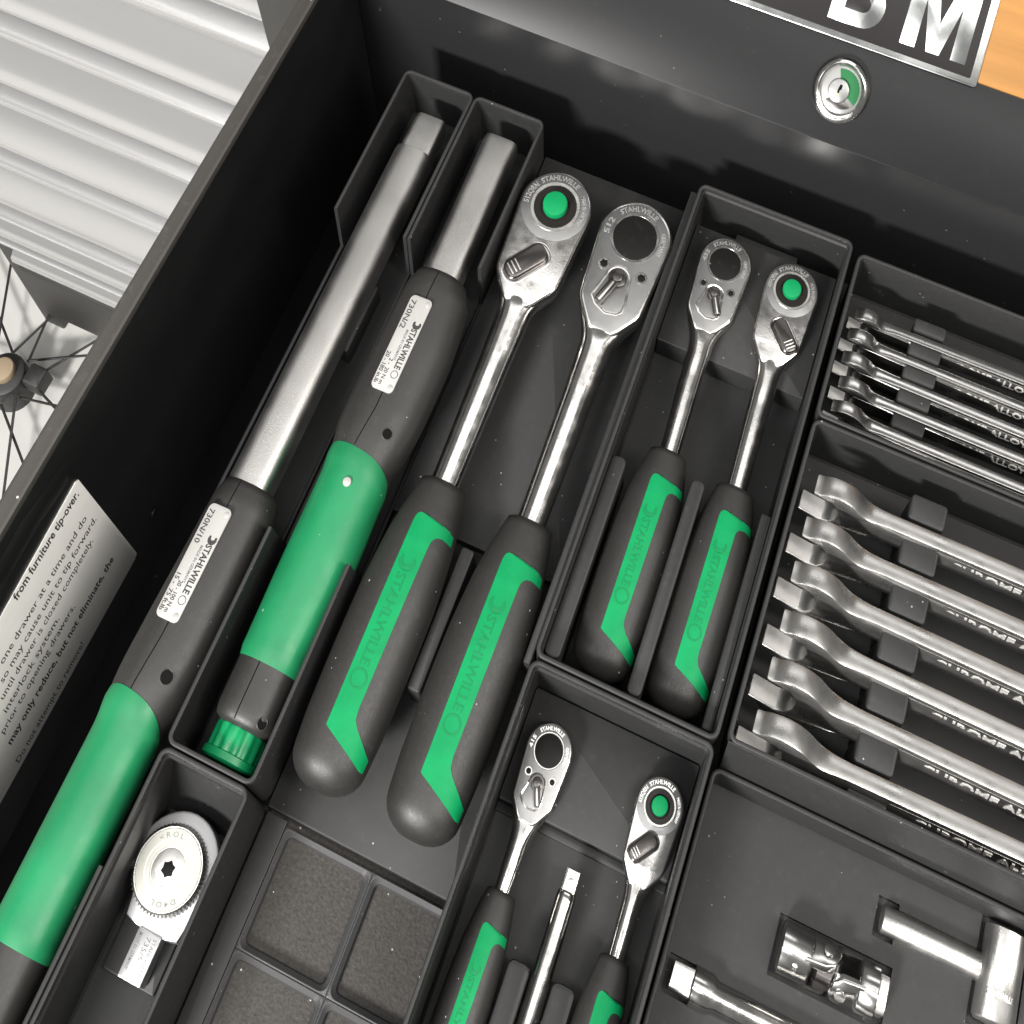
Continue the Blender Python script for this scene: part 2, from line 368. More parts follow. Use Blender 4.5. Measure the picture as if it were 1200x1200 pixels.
# ------------------------------------------------------------------ trays
def tray(label, x0, x1, y0, y1, zr, floor, zb=5.2, wall=1.9, r=4.2, low=None, m="print", name="tool_tray", lip=True):
    t = thing(name, label, "tray", ((x0+x1)/2, (y0+y1)/2, zb), "black printed trays in the drawer")
    ys = []
    rim = lambda p: zr
    xm = (x0+x1)/2
    if low:
        ya, yb, zl, s0, s1 = low
        ys = [ya-s0, ya, yb, yb+s1]
        rim = lambda p: zl if (ya if (p[0] > xm or ya > 0) else -1e9)-1e-3 <= p[1] <= yb+1e-3 else zr
    def rg(d, zf): return [(a, b, zf((a, b))) for a, b in rr(x0+d, x1-d, y0+d, y1-d, max(r-d, .3), 5, ys)]
    rings = [rg(.8, lambda y: zb), rg(0, lambda y: zb+.8), rg(0, lambda y: rim(y)-.5), rg(.25, lambda y: rim(y)-.12), rg(.6, lambda y: rim(y)),
             rg(wall-.6, lambda y: rim(y)), rg(wall-.2, lambda y: rim(y)-.15), rg(wall, lambda y: rim(y)-.6)]
    if lip: rings += [rg(wall, lambda y: max(rim(y)-4, floor+1)), rg(wall+.9 if not low else wall, lambda y: max(rim(y)-5, floor+.8))]
    d2 = wall+.9 if (lip and not low) else wall
    rings += [rg(d2, lambda y: floor+1), rg(d2+1, lambda y: floor)]
    mb = MB(); mb.loft(rings); mb.build("tray_body", m, t, smooth=40)
    return t
XA, XB, YF, YB = -206.9, -34.6, 62.3, 286.1
T1 = tray("long narrow black tray along the drawer wall, holding the longest torque wrench", XA, XA+41.5, -270, YB, 57, 8, low=(-62, 200, 13, 3, 2))
T2 = tray("long narrow black tray between the longest torque wrench and the large ratchets", XA+42, XA+83.5, YF-84, YB, 57, 8, low=(66, 200, 13, 3, 2))
T3 = tray("wide black tray holding the two mid-size ratchets", XB, XB+83.5, YF, YB, 57, 8)
T6 = tray("black tray holding the two smallest ratchets and a slim extension bar", XB, XB+83.5, -200, YF-.7, 57, 8)
T5 = tray("short black tray holding the silver insert ratchet head", XA+42, XA+83.5, -232, YF-84.6, 57, 8)
T4 = tray("black slotted tray holding the five small open-end wrenches", 52.3, 260, 199.6, 282, 57, 8, lip=False)
T9 = tray("black slotted tray holding the six large open-end wrenches", 52.3, 260, 64.8, 198.6, 57, 8, lip=False)
T7 = tray("low black tray with shaped pockets for the universal joint and extension bars", 50.4, 260, -200, 57.6, 38, 3.5, lip=False)
# sloping front of the wrench tray
m = MB(); m.loft([[(x, 64.9, 56.3), (x, 64.3, 56.3), (x, 58.3, 39), (x, 58.3, 6), (x, 64.9, 6)] for x in (53.2, 258)]); m.build("front_apron", "print", T9)
# tray for the large ratchets: low floor, steps, cradles
T8 = thing("tool_tray", "broad low black tray cradling the two large ratchets", "tray", (-79, 130, 5), "black printed trays in the drawer")
MB().box(-122.8, -35.2, -22.4, 285, 5.2, 11, .8).build("tray_floor", "print", T8)
MB().box(-122.6, -35.4, 97, 284, 11, 19, .6).build("raised_floor", "print", T8)
MB().box(-38.6, -35.3, 60, 284, 11, 47, .6).build("side_wall", "print", T8)
MB().box(-83, -76.5, 34, 92, 11, 37, 1.2).build("divider", "print", T8)
for cx in (-101, -57):
    MB().box(cx-9, cx+9, 10, 88, 11, 26, .8).build("cradle", "print_dark", T8)
    MB().box(cx-12, cx+12, 225, 262, 19, 34.9, .8).build("head_rest", "print_dark", T8)
# inner fittings of the other trays
MB().box(-31.5, 45.8, 213, 276, 9, 28.9, .8).build("head_platform", "print", T3)
MB().box(-10.2, 24, 276.2, 282.5, 8.2, 20, .6).build("rear_step", "print", T3)
MB().box(-31.8, -24.4, 66, 151, 8.2, 47, 1.0, 2.5).build("side_rest", "print", T3)
MB().box(6.8, 13.4, 66, 155, 8.2, 48, 1.2, 2.4).build("divider", "print", T3)
MB().box(41.2, 46, 66, 153, 8.2, 48, 1.0).build("side_rest", "print", T3)
for cx in (-7.5, 27): MB().box(cx-6, cx+6, 78, 140, 8.2, 21.4, .8).build("cradle", "print_dark", T3)
MB().box(-31.5, 45.8, 16, 58.4, 8.3, 16.3, .8).build("head_platform", "print", T6)
MB().box(-31.5, 45.8, 12.5, 15.9, 8.2, 10.4, .5).build("step", "print", T6)
MB().box(-5.6, 3.6, -95, -29, 8.2, 25, 1.6, 2.5).build("bar_clip", "print", T6)
MB().box(13.4, 23.2, -95, -29, 8.2, 25, 1.6, 2.5).build("bar_clip", "print", T6)
MB().box(3.7, 13.3, -95, -31, 8.2, 16.2, .6).build("bar_rest", "print_dark", T6)
for cx in (-17, 34.4): MB().box(cx-5, cx+5, -95, -22, 8.2, 12.3, .6).build("cradle", "print_dark", T6)
MB().box(-178+.0-14, -178+3, 150, 185, 8.2, 24, 1).build("tube_rest", "print_dark", T1)
MB().box(-196, -174, 10, 60, 8.2, 21.5, 1).build("cradle", "print_dark", T1)
MB().box(-196, -174, -90, -30, 8.2, 23.5, 1).build("cradle", "print_dark", T1)
MB().box(-156, -130, 120, 180, 8.2, 23.5, 1).build("cradle", "print_dark", T2)
MB().box(-153, -132, 20, 60, 8.2, 23.5, 1).build("cradle", "print_dark", T2)
MB().box(-158, -134, -92, -40, 8.2, 13.9, .8).build("head_rest", "print_dark", T5)
m = MB(); m.loft([[(x, -24.2, 8.1), (x, -38, 8.2), (x, -37, 9.2), (x, -25, 40), (x, -24.2, 40)] for x in (-162, -126.3)]); m.build("added_ramp", "print", T5)  # added slope that catches light in place of the upright back wall
# pocketed plate of the socket tray
def pocket_plate(x0, x1, y0, y1, z, zb, holes):
    xs = sorted({x0, x1, *[h[0] for h in holes], *[h[1] for h in holes]}); ys = sorted({y0, y1, *[h[2] for h in holes], *[h[3] for h in holes]})
    ins = lambda x, y: any(h[0] < x < h[1] and h[2] < y < h[3] for h in holes)
    mb = MB(); c = {}
    for i in range(len(xs)-1):
        for j in range(len(ys)-1): c[i, j] = ins((xs[i]+xs[i+1])/2, (ys[j]+ys[j+1])/2)
    for (i, j), hole in c.items():
        X0, X1, Y0, Y1 = xs[i], xs[i+1], ys[j], ys[j+1]; zz = zb if hole else z
        mb.quad((X0, Y0, zz), (X1, Y0, zz), (X1, Y1, zz), (X0, Y1, zz))
        if hole:
            for di, dj, a, b in ((-1, 0, (X0, Y0), (X0, Y1)), (1, 0, (X1, Y1), (X1, Y0)), (0, -1, (X1, Y0), (X0, Y0)), (0, 1, (X0, Y1), (X1, Y1))):
                if not c.get((i+di, j+dj), True): mb.quad((*a, z), (*b, z), (*b, zb), (*a, zb))
    return mb
HOLES = [(54.6, 67, -16, -3.2), (67, 150, -14.8, -5.2), (93.2, 141, 4.6, 25.2), (130.2, 139, 32.2, 45.8), (139, 172, 34, 44), (172, 192, 20, 56)]
mb = pocket_plate(52.6, 258, -197, 55.5, 9.8, 3.7, HOLES); mb.build("pocket_plate", "print", T7, smooth=0)

# wrench combs: posts between the wrenches and a rest under each shank
BIG = [172, 152.6, 133.2, 113.8, 94.4, 75]; SML = [258, 246, 234.4, 222.6, 210.4]
for a, b in zip([191.4]+BIG, BIG+[64]):
    yc = (a+b)/2
    if b == 64: MB().box(104.5, 121.5, 67.2, 69.6, 8.2, 48.5, 1.0).build("post", "print", T9)
    else: MB().box(104.5, 121.5, yc-5.6, yc+5.4, 8.2, 48.5, 1.2, 1.6).build("post", "print", T9)
for y in BIG: MB().box(104.5, 121.5, y-4, y+4, 8.2, 35.7, .3).build("shank_rest", "print_dark", T9)
for a, b in zip([270]+SML, SML+[201]):
    yc = (a+b)/2
    if b == 201: MB().box(88, 104, 203, 205.6, 8.2, 41, .8).build("post", "print", T4)
    else: MB().box(88, 104, yc-3.2, yc+3.0, 8.2, 43, .9, 1.2).build("post", "print", T4)
for y in SML: MB().box(88, 104, y-2.6, y+2.6, 8.2, 32.7, .2).build("shank_rest", "print_dark", T4)

# ------------------------------------------------------------------ ratchets
def handle_fn(secs):
    def f(y):
        for p, q in zip(secs, secs[1:]):
            if q[0] <= y <= p[0]:
                t = (p[0]-y)/max(p[0]-q[0], 1e-6); return [p[i]+(q[i]-p[i])*t for i in range(1, 6)]
        return list(secs[-1][1:]) if y < secs[-1][0] else list(secs[0][1:])
    return f
def smooth_secs(keys, n=60):
    """monotone-ish interpolation of (y, cx, cz, a, b, n)"""
    out = []
    for i in range(len(keys)-1):
        p0 = keys[max(i-1, 0)]; p1 = keys[i]; p2 = keys[i+1]; p3 = keys[min(i+2, len(keys)-1)]
        k = max(2, int(abs(p1[0]-p2[0])/2.2))
        for j in range(k):
            t = j/k; row = [p1[0]+(p2[0]-p1[0])*t]
            for c in range(1, 6):
                m1 = (p2[c]-p0[c])/2; m2 = (p3[c]-p1[c])/2
                if (p2[c]-p1[c])*m1 <= 0: m1 = 0
                if (p2[c]-p1[c])*m2 <= 0: m2 = 0
                lim = 3*abs(p2[c]-p1[c]); m1 = max(-lim, min(lim, m1)); m2 = max(-lim, min(lim, m2))
                row.append((2*t**3-3*t*t+1)*p1[c]+(t**3-2*t*t+t)*m1+(-2*t**3+3*t*t)*p2[c]+(t**3-t*t)*m2)
            out.append(tuple(row))
    out.append(tuple(keys[-1])); return out
def grip(parent, cx, cz, y1, y0, a, b):
    """black two-component handle with a green bracket inlay; returns the top-surface function"""
    L = y1-y0
    keys = [(y1, cx, cz, a*.50, b*.52, 2.2), (y1-.008*L, cx, cz, a*.60, b*.62, 2.2), (y1-.05*L, cx, cz, a*.68, b*.70, 2.2), (y1-.13*L, cx, cz, a*.80, b*.82, 2.2),
            (y1-.22*L, cx, cz, a*.90, b*.91, 2.2), (y1-.40*L, cx, cz, a*.99, b, 2.2), (y1-.58*L, cx, cz, a*1.0, b, 2.2), (y1-.80*L, cx, cz, a*.97, b*.97, 2.2), (y1-.90*L, cx, cz, a*.92, b*.93, 2.15)]
    for q in (.30, .55, .75, .88, .96, .99, 1.0):      # rounded end
        e = math.sqrt(max(1-q*q, 0)); keys.append((y1-(.90+.10*q)*L, cx, cz, a*.92*(e*.85+.15), b*.93*(e*.85+.15), 2.15))
    secs = smooth_secs(keys); mb = MB(); loft_y(mb, secs, 40); h = mb.build("handle", "rubber", parent, smooth=60)
    F = handle_fn(secs)
    def top(x, y):
        cx_, cz_, a_, b_, n_ = F(y); u = min(abs((x-cx_)/a_), .995); return cz_+b_*(1-u**n_)**(1/n_)
    # the inlay: rows across, each one interval
    uL, uI = -.28*a, .35*a; vt, vb = y1-.135*L, y1-.835*L; th = .045*L; k1, k2 = .038*L, .056*L
    rows = []
    yv = vt
    while yv > vb-k2-.02*L:
        A = F(yv)[2]; uE = A*.95
        if yv > vt-th:
            q = (vt-yv)/th; lo = uL+(.10*a*(1-math.sqrt(max(0, 1-(1-min(q*1.3, 1))**2)))); droop = .030*L
            # the arm droops towards its end
            hi = uE if (vt-yv) > droop*.0 else uE
            hi = uL+(uE-uL)*min(1, .30+1.6*math.sqrt(max(q, 0)))
        elif yv > vt-th*1.9:
            lo = uL; q = (vt-th-yv)/(th*.9); hi0 = uI; r_ = 1-math.sqrt(max(0, 1-(1-q)**2))
            hi = hi0+(.26*a)*r_; 
            if q < .55: hi = hi
        elif yv > vb+k1+.06*L: lo, hi = uL, uI-(.06*a)*((vt-yv)/(vt-vb))
        elif yv > vb+k1: lo = uL; hi = uI-.06*a+.05*a*((vb+k1+.06*L-yv)/(.06*L))**2
        elif yv > vb: lo = uL; hi = uI-.01*a+(vb+k1-yv)/(k1+k2*.55)*(uE-uI)
        else:
            lo = uL+(vb-yv)/(k2+.02*L)*(uE-uL); hi = min(uE, uI-.01*a+(vb+k1-yv)/(k1+k2*.55)*(uE-uI))
            hi = max(hi, lo+.02)
        rows.append((yv, lo, hi)); yv -= .8 if (yv > vt-2.2*th or yv < vb+k1+1) else 2.5
    nc = 14; mb = MB()
    armr = [r for r in rows if r[0] > vt-th]; ya_ = vt-th
    armr.append((ya_, uL, F(ya_)[2]*.95)); body = [(ya_, uL, uI+.24*a)]+[r for r in rows if r[0] <= vt-th-.01]
    for part in (armr, body):
        o_ = len(mb.v)
        for yv, lo, hi in part:
            for j in range(nc+1):
                u = lo+(hi-lo)*j/nc; yy = yv-.020*L*(max(u-uI*.4, 0)/a)**1.5*max(0, min(1, (yv-(vt-th*2.2))/(th*1.2)))     # the upper arm droops towards its end
                mb.v.append((cx+u, yy, top(cx+u, yy)+.28))
        for i in range(len(part)-1):
            for j in range(nc): p = o_+i*(nc+1)+j; mb.f.append((p, p+1, p+nc+2, p+nc+1))
    inl = mb.build("grip_inlay", "green", h, smooth=60)
    # embossed maker's name with the spanner mark, running down the strip
    um = (uL+uI)/2-.03*a; sz = .22*a*1.5; y_s = y1-.34*L; wd = .30*L
    surf = lambda x0, y_: (lambda p, q, hh: (x0+q, y_-p, top(x0+q, y_-p)+.26+hh))
    text("STAHLWILLE", "green_shade", h, surf(cx+um-sz*.35, y_s), sz, width=wd, bold=True, ext=.16)
    m = MB(); f2 = surf(cx+um, y_s)
    def mp(x, y, z): return f2(x, y, z)
    r0 = .17*a
    jaw = [(-r0*1.5+r0*1.25*math.cos(R(q)), r0*1.25*math.sin(R(q))) for q in range(-130, 131, 20)]
    jaw2 = [(-r0*1.75+r0*.7*math.cos(R(q)), r0*.75*math.sin(R(q))) for q in range(110, -111, -20)]
    m.prism(jaw+jaw2, 0, .16, 0, fn=mp); m.build("maker_mark", "green_shade", h, smooth=0)
    m = MB(); annulus(m, wd+r0*1.6, 0, r0*1.0, r0*1.3, 0, .16, .02, 28, fn=mp); m.build("maker_mark", "green_shade", h, smooth=0)
    return h, top
def ratchet(label, cx, cy, zt, t, Rh, quick, code, y1, y0, a, b, cz, rs, hcx=None, lever=35, lvc=(-.13, -1.66), group="ratchets lying in the trays"):
    hcx = cx if hcx is None else hcx
    rt_ = thing("ratchet", label, "ratchet", (cx, (cy+y0)/2, zt-t), group)
    k = Rh
    out = [(cx+x*k, cy+y*k) for x, y in circ(0, 0, 1, 40, -8, 188)]
    e = .13 if quick else 0
    out += [(cx-.93*k, cy-1.0*k), (cx-.87*k, cy-(1.82+e)*k), (cx-.80*k, cy-(1.98+e)*k), (cx-.46*k, cy-(2.45+e)*k), (cx-.30*k, cy-(2.60+e)*k), (cx+.30*k, cy-(2.60+e)*k), (cx+.46*k, cy-(2.45+e)*k), (cx+.80*k, cy-(1.98+e)*k), (cx+.87*k, cy-(1.82+e)*k), (cx+.93*k, cy-1.0*k)]
    hd = MB().prism(out, zt-t, zt, .055*k+.35, .06*k+.3).build("head", "chrome", rt_, smooth=50)
    # neck flowing into the shaft
    zc = zt-t*.52
    keys = [(cy-1.78*k, cx, zc, .865*k, t*.47, 5), (cy-2.0*k, cx, zc, .80*k, t*.49, 4), (cy-2.35*k, cx, zc, .62*k, t*.495, 3), (cy-2.75*k, cx+(hcx-cx)*.2, zc*.7+cz*.3, max(.47*k, rs*1.27), max(t*.49, rs*1.24), 2.2),
            (cy-3.2*k, cx+(hcx-cx)*.4, zc*.4+cz*.6, rs*1.22, rs*1.22, 2), (cy-4*k, cx+(hcx-cx)*.5, cz, rs*1.14, rs*1.14, 2), (y1-4, hcx, cz, rs*.98, rs*.98, 2)]
    mb = MB(); loft_y(mb, smooth_secs(keys), 40); mb.build("shaft", "chrome", rt_, smooth=50)
    # face plate, gear disc or push button
    fp = MB().prism(circ(cx, cy, .93*k, 56), zt-.2, zt+.22, .15).build("face_plate", "face_satin", hd) if quick else \
        MB().prism(inset(out, .085*k+.3), zt-.2, zt+.12, .08).build("face_plate", "face_satin", hd)
    zf = zt+(.24 if quick else .14)
    if quick:
        m = MB(); annulus(m, cx, cy, .58*k, .68*k, zf-.2, zf+.5, .2); m.build("bezel", "satin", hd)
        m = MB(); annulus(m, cx, cy, .40*k, .585*k, zf-.2, zf+.25, .12); m.build("collar", "collar_dark", hd)
        m = MB(); cyl(m, cx, cy, zf-.2, zf+.1, .41*k, .02); m.build("well", "dark_disc", hd)
        m = MB(); cyl(m, cx, cy, zf, zf+.26*k, .335*k, .05*k, 36); m.build("release_button", "green", rt_)
    else:
        m = MB(); annulus(m, cx, cy, .585*k, .66*k, zf-.2, zf+.45, .18); m.build("bezel", "chrome", hd)
        m = MB(); cyl(m, cx, cy, zf-.2, zf+.25, .59*k, .1, 40); m.build("gear_disc", "dark_disc", hd)
        for sx in (-1, 1):
            m = MB(); annulus(m, cx+sx*.53*k, cy-.93*k, .105*k, .16*k, zf-.2, zf+.2, .06, 20); sc = m.build("screw", "chrome", hd)
            m = MB(); cyl(m, cx+sx*.53*k, cy-.93*k, zf-.2, zf+.08, .11*k, .02, 6); m.build("screw_socket", "dark_disc", sc)
    # reversing lever
    px, py = cx-.04*k, cy-1.2*k
    if quick:
        la = R(lever); dx, dy = math.cos(la), math.sin(la)
        lc = (cx+lvc[0]*k, cy+lvc[1]*k)
        loc = lambda u, v: (lc[0]+u*dx-v*dy, lc[1]+u*dy+v*dx)
        o1 = [loc(*p) for p in rr(-.62*k, .58*k, -.27*k, .27*k, .22*k, 6)]
        o2 = [loc(*p) for p in rr(-.71*k, .68*k, -.36*k, .36*k, .31*k, 6)]
        MB().prism(o2, zf-.3, zf+.12, .05).build("lever_recess", "gunmetal", hd)
        m = MB(); rsn = [[(x, y, z) for x, y in o] for o, z in ((o2, zf-.1), (o2, zf+.32), (inset(o2, .035*k), zf+.5), (inset(o2, .085*k), zf+.3), (inset(o2, .09*k), zf-.1))]
        m.loft(rsn, False, False); m.build("lever_lip", "chrome", hd)
        lv = MB().prism(o1, zf, zf+.24*k, .06*k).build("lever", "gunmetal", rt_)
        for q in (-.48, -.37, -.26):
            g = [loc(*p) for p in rr(q*k-.018*k, q*k+.018*k, -.17*k, .17*k, .015*k, 2)]
            MB().prism(g, zf+.22*k, zf+.262*k, .01*k).build("lever_rib", "satin", lv)
    else:
        tear = [(px+.36*k*math.cos(R(q)), py+.02*k+.36*k*math.sin(R(q))) for q in range(0, 181, 15)]
        tear += [(px-.50*k, py-.45*k), (px-.52*k, py-.60*k), (px-.34*k, py-.80*k), (px-.02*k, py-.93*k), (px+.28*k, py-.88*k), (px+.42*k, py-.76*k), (px+.44*k, py-.5*k)]
        tear = tear[::-1]
        MB().prism(tear, zf-.2, zf+.06, .02).build("lever_recess", "face_satin", hd)
        m = MB(); rsn = [[(x, y, z) for x, y in o] for o, z in ((tear, zf-.1), (tear, zf+.28), (inset(tear, .03*k), zf+.4), (inset(tear, .07*k), zf+.2), (inset(tear, .075*k), zf-.1))]
        m.loft(rsn, False, False); m.build("lever_lip", "chrome", hd)
        la = R(lever); dx, dy = math.cos(la), math.sin(la)
        loc = lambda u, v: (px+u*dx-v*dy, py+u*dy+v*dx)
        m = MB(); cyl(m, px, py, zf-.1, zf+.18*k, .245*k, .04*k, 28); kb = m.build("lever", "gunmetal", rt_)
        MB().prism([loc(*p) for p in rr(0, .78*k, -.13*k, .13*k, .05*k, 3)], zf, zf+.22*k, .04*k).build("lever_arm", "gunmetal", kb)
        m = MB(); cyl(m, px, py, zf+.17*k, zf+.30*k, .15*k, .03*k, 24); m.build("lever_pin", "gunmetal", kb)
        MB().prism([loc(*p) for p in rr(.16*k, .76*k, -.03*k, .03*k, .02*k, 2)], zf+.21*k, zf+.245*k, .01*k).build("lever_rib", "satin", kb)
    # raised lettering round the drive
    rad = (.74 if quick else .715)*k
    def arcf(r0, a0): return lambda p, q, hh: (cx+(r0+q)*math.cos(a0-p/r0), cy+(r0+q)*math.sin(a0-p/r0), zf-.06+hh)
    sz = .20*k
    text(code, "raised", hd, arcf(rad, R(192)), sz, width=rad*R(34 if not quick else 44), bold=True, ext=.14)
    text("STAHLWILLE", "raised", hd, arcf(rad, R(140)), sz, width=rad*R(80), bold=True, ext=.14)
    text("GERMANY" if not quick else "MADE IN GERMANY", "raised", hd, arcf(rad, R(42 if quick else 30)), sz*.8, width=rad*R(62 if quick else 50), bold=True, ext=.14)
    # handle
    grip(rt_, hcx, cz, y1, y0, a, b)
    return rt_
ratchet("large ratchet with green push button, nearest the short torque wrench", -102, 248, 49.5, 14.5, 19.3, True, "512QRN", 111, -12, 18, 15, 40, 6.9, hcx=-101, lever=52)
ratchet("large ratchet with plain black gear disc, beside the other large ratchet", -57.5, 248.5, 49.5, 14.5, 19.3, False, "512", 111, -12, 18, 15, 40, 6.9, hcx=-57, lever=250)
ratchet("mid-size ratchet with plain black gear disc, in the wide tray", -10.4, 257, 40, 11, 13.9, False, "435", 164, 68, 15, 13, 34, 4.9, hcx=-7.5, lever=-62)
ratchet("mid-size ratchet with green push button, beside the small wrenches", 25.6, 257, 40, 11, 14.1, True, "435QRN", 161, 68, 15, 13, 34, 4.9, hcx=27.3, lever=132, lvc=(.20, -1.62))
ratchet("smallest ratchet with plain black gear disc, left of the slim extension bar", -17, 37.9, 25, 8.6, 10.3, False, "415", -12, -96, 10.4, 9.4, 21.6, 3.4, lever=-66)
ratchet("smallest ratchet with green push button, beside the pocketed socket tray", 34.1, 37.6, 25, 8.6, 10.4, True, "415QRN", -14, -98, 10.4, 9.4, 21.6, 3.4, lever=50, lvc=(-.17, -1.45))

# ------------------------------------------------------------------ torque wrenches
def makers_plate(parent, x0, y0, x1, y1, z, code, l1, l2, k=.1):
    """riveted name plate; reads downwards"""
    T = lambda x, y, h: (x, y, h+k*(x-(x0+x1)/2))
    pl = MB().prism(rr(x0, x1, y0, y1, 2.4, 5), z-1.6, z+.25, .2, fn=T).build("maker_plate", "plate", parent)
    w_ = x1-x0; L = y1-y0
    D = lambda u, v: (lambda a, b, h: T(x0+u*w_+b, y1-v*L-a, z+.33+h))
    text(code, "ink", pl, D(.08, .05), 3.8, width=14.5, ext=.06)
    text("STAHLWILLE", "ink", pl, D(.63, .33), 4.3, width=.43*L, bold=True, ext=.06)
    text("MADE IN GERMANY", "ink_grey", pl, D(.43, .36), 2.0, width=.33*L, ext=.06)
    text(l1, "ink", pl, D(.28, .68), 2.9, width=.27*L, ext=.06)
    text(l2, "ink", pl, D(.06, .62), 2.9, width=.33*L, ext=.06)
    m = MB(); annulus(m, x0+.76*w_, y1-.815*L, 1.55, 1.85, z+.2, z+.32, .03, 28, fn=T); m.build("maker_mark", "ink", pl)
    jx, jy = x0+.76*w_, y1-.285*L
    jaw = [(jx+2.2*math.sin(R(q)), jy+2.2*math.cos(R(q))) for q in range(50, 311, 20)]+[(jx+1.0*math.sin(R(q)), jy+.7+1.0*math.cos(R(q))) for q in range(290, 69, -20)]
    MB().prism(jaw, z+.2, z+.32, 0, fn=T).build("maker_mark", "ink", pl)
    for u, v in ((.82, .055), (.82, .945)):
        m = MB(); m.prism(circ(x0+u*w_, y1-v*L, 1.25, 16), z+.2, z+.5, .25, fn=T); m.build("plate_rivet", "plate", pl)
    return pl
def band(mb, F, ys, uf, wd, off):
    """thin strip lying on a lofted surface along y"""
    rows = []
    for y in ys:
        cx_, cz_, a_, b_, n_ = F(y)
        r = []
        for d in (-wd/2, wd/2):
            u = uf(y)+d; q = min(abs((u-cx_)/a_), .99); r.append((u, y, cz_+b_*(1-q**n_)**(1/n_)+off))
        rows.append(r)
    for p, q in zip(rows, rows[1:]): mb.quad(p[0], p[1], q[1], q[0])
    return mb
def hole(parent, F, x, y, r=3.0):
    cx_, cz_, a_, b_, n_ = F(y); u = min(abs((x-cx_)/a_), .99); z = cz_+b_*(1-u**n_)**(1/n_)
    # sits square to the surface
    e = .05; zf = lambda xx: cz_+b_*(1-min(abs((xx-cx_)/a_), .99)**n_)**(1/n_)
    nrm = Vector((-(zf(x+e)-zf(x-e))/(2*e), 0, 1)).normalized(); t1 = Vector((0, 1, 0)); t2 = t1.cross(nrm)
    fn = lambda p, q, h: tuple(Vector((x, y, z))+t2*p+t1*q+nrm*h)
    m = MB(); annulus(m, 0, 0, r*.86, r*1.05, -.6, .22, .15, 24, fn=fn); o = m.build("bolt_hole", "rubber_dark", parent)
    MB().prism(circ(0, 0, r*.9, 24), -.5, .12, 0, fn=fn).build("hole_bottom", "seam", o)
t = thing("torque_wrench", "longest torque wrench with satin tube and pale green grip, along the drawer wall", "torque wrench", (-185, 80, 21), "torque wrenches in the narrow trays")
mb = MB(); loft_y(mb, [(270.5, -184.5, 38.5, 6.6, 6.6, 5), (270, -184.5, 38.5, 8.2, 8.2, 6), (266, -184.5, 38.5, 8.6, 8.8, 7), (248.6, -184.5, 38.5, 9, 9, 7)], 40); mb.build("square_end", "tube_satin", t)
mb = MB(); loft_y(mb, [(250, -185.2, 38, 8.6, 10, 3.4), (249.3, -185.2, 38, 10, 11.4, 3.4), (247, -185.2, 38, 10.5, 11.8, 3.4), (72, -185.0, 38, 10.5, 11.8, 3.4)], 44); mb.build("tube", "tube_satin", t, smooth=50)
HK = [(76, -183.5, 38, 11.5, 13, 2.6), (75, -183.3, 38, 13.4, 14.2, 2.6), (68, -183.2, 38, 15.4, 15.8, 2.6), (40, -183.2, 38, 16.4, 16.6, 2.6), (8, -183.6, 38, 17.2, 16.9, 2.5), (-6, -184.5, 38, 16.6, 16.5, 2.4), (-16, -185.4, 38, 15.0, 15.2, 2.3), (-26, -185.6, 38, 13.6, 14, 2.2), (-104, -185.8, 38, 13.8, 14.2, 2.2), (-130, -185.8, 38, 15, 15, 2.2)]
hs = smooth_secs(HK); mb = MB(); loft_y(mb, hs, 44); hh = mb.build("housing", "rubber", t, smooth=60)
F10 = handle_fn(hs)
mb = MB(); band(mb, F10, [75-i*2.3 for i in range(41)], lambda y: -187 if y > 10 else -187-(10-y)*.10, .55, .06); mb.build("seam", "seam", hh, smooth=0)
def sleeve(parent, F, y1, y0, arch, m="green_grip", off=.9, seg=44):
    mb = MB(); rings = []
    n = 26
    for i in range(n+1):
        ring = []
        for q in range(seg):
            tq = 2*PI*q/seg
            # edge arched: the sleeve reaches higher on the left shoulder
            ya = y1-arch*(1-math.cos(tq-R(115)))/2; yy = ya+(y0-ya)*i/n
            cx_, cz_, a_, b_, n_ = F(yy); o_ = off*(.25 if i in (0, n) else 1)
            c, s = math.cos(tq), math.sin(tq)
            ring.append((cx_+(a_+o_)*math.copysign(abs(c)**(2/n_), c), yy, cz_+(b_+o_)*math.copysign(abs(s)**(2/n_), s)))
        rings.append(ring)
    mb.loft(rings, False, False); return mb.build("grip_sleeve", m, parent, smooth=60)
sleeve(t, F10, -11, -98.5, 15)
hole(hh, F10, -177, -2, 3.1)
makers_plate(t, -194.5, 15.5, -183, 62.5, 54.6, "730N/10", "20 - 100 N m", "15 -  75 ft.lb", .16)

t = thing("torque_wrench", "shorter torque wrench with pale green grip and dark green end knob", "torque wrench", (-142, 120, 23), "torque wrenches in the narrow trays")
mb = MB(); loft_y(mb, [(272.4, -143.4, 40, 8.2, 9.4, 5), (271.8, -143.4, 40, 9.2, 10.6, 5), (269, -143.4, 40, 9.6, 11.2, 4.6), (190, -142.2, 40, 9.6, 11.2, 4.6)], 44); mb.build("tube", "tube_satin", t, smooth=50)
HK = [(195, -142, 40, 11, 13, 2.6), (194, -142, 40, 13.4, 14.4, 2.6), (186, -141, 40, 17, 16, 2.6), (160, -139.8, 40, 19, 16.6, 2.5), (128, -140.4, 40, 19.3, 16.6, 2.4), (114, -141, 40, 18.2, 16.2, 2.4), (104, -141, 40, 16.2, 15.4, 2.3), (94, -140.6, 40, 15.2, 15, 2.3), (60, -140, 40, 15.6, 15.2, 2.3), (20, -140.6, 40, 14.2, 14.4, 2.3), (14, -140.6, 40, 14.0, 14.2, 2.4), (0, -140.4, 40, 14.0, 14.2, 2.6), (-4, -140.4, 40, 13, 13.2, 2.6), (-5.6, -140.4, 40, 10.6, 11, 2.5)]
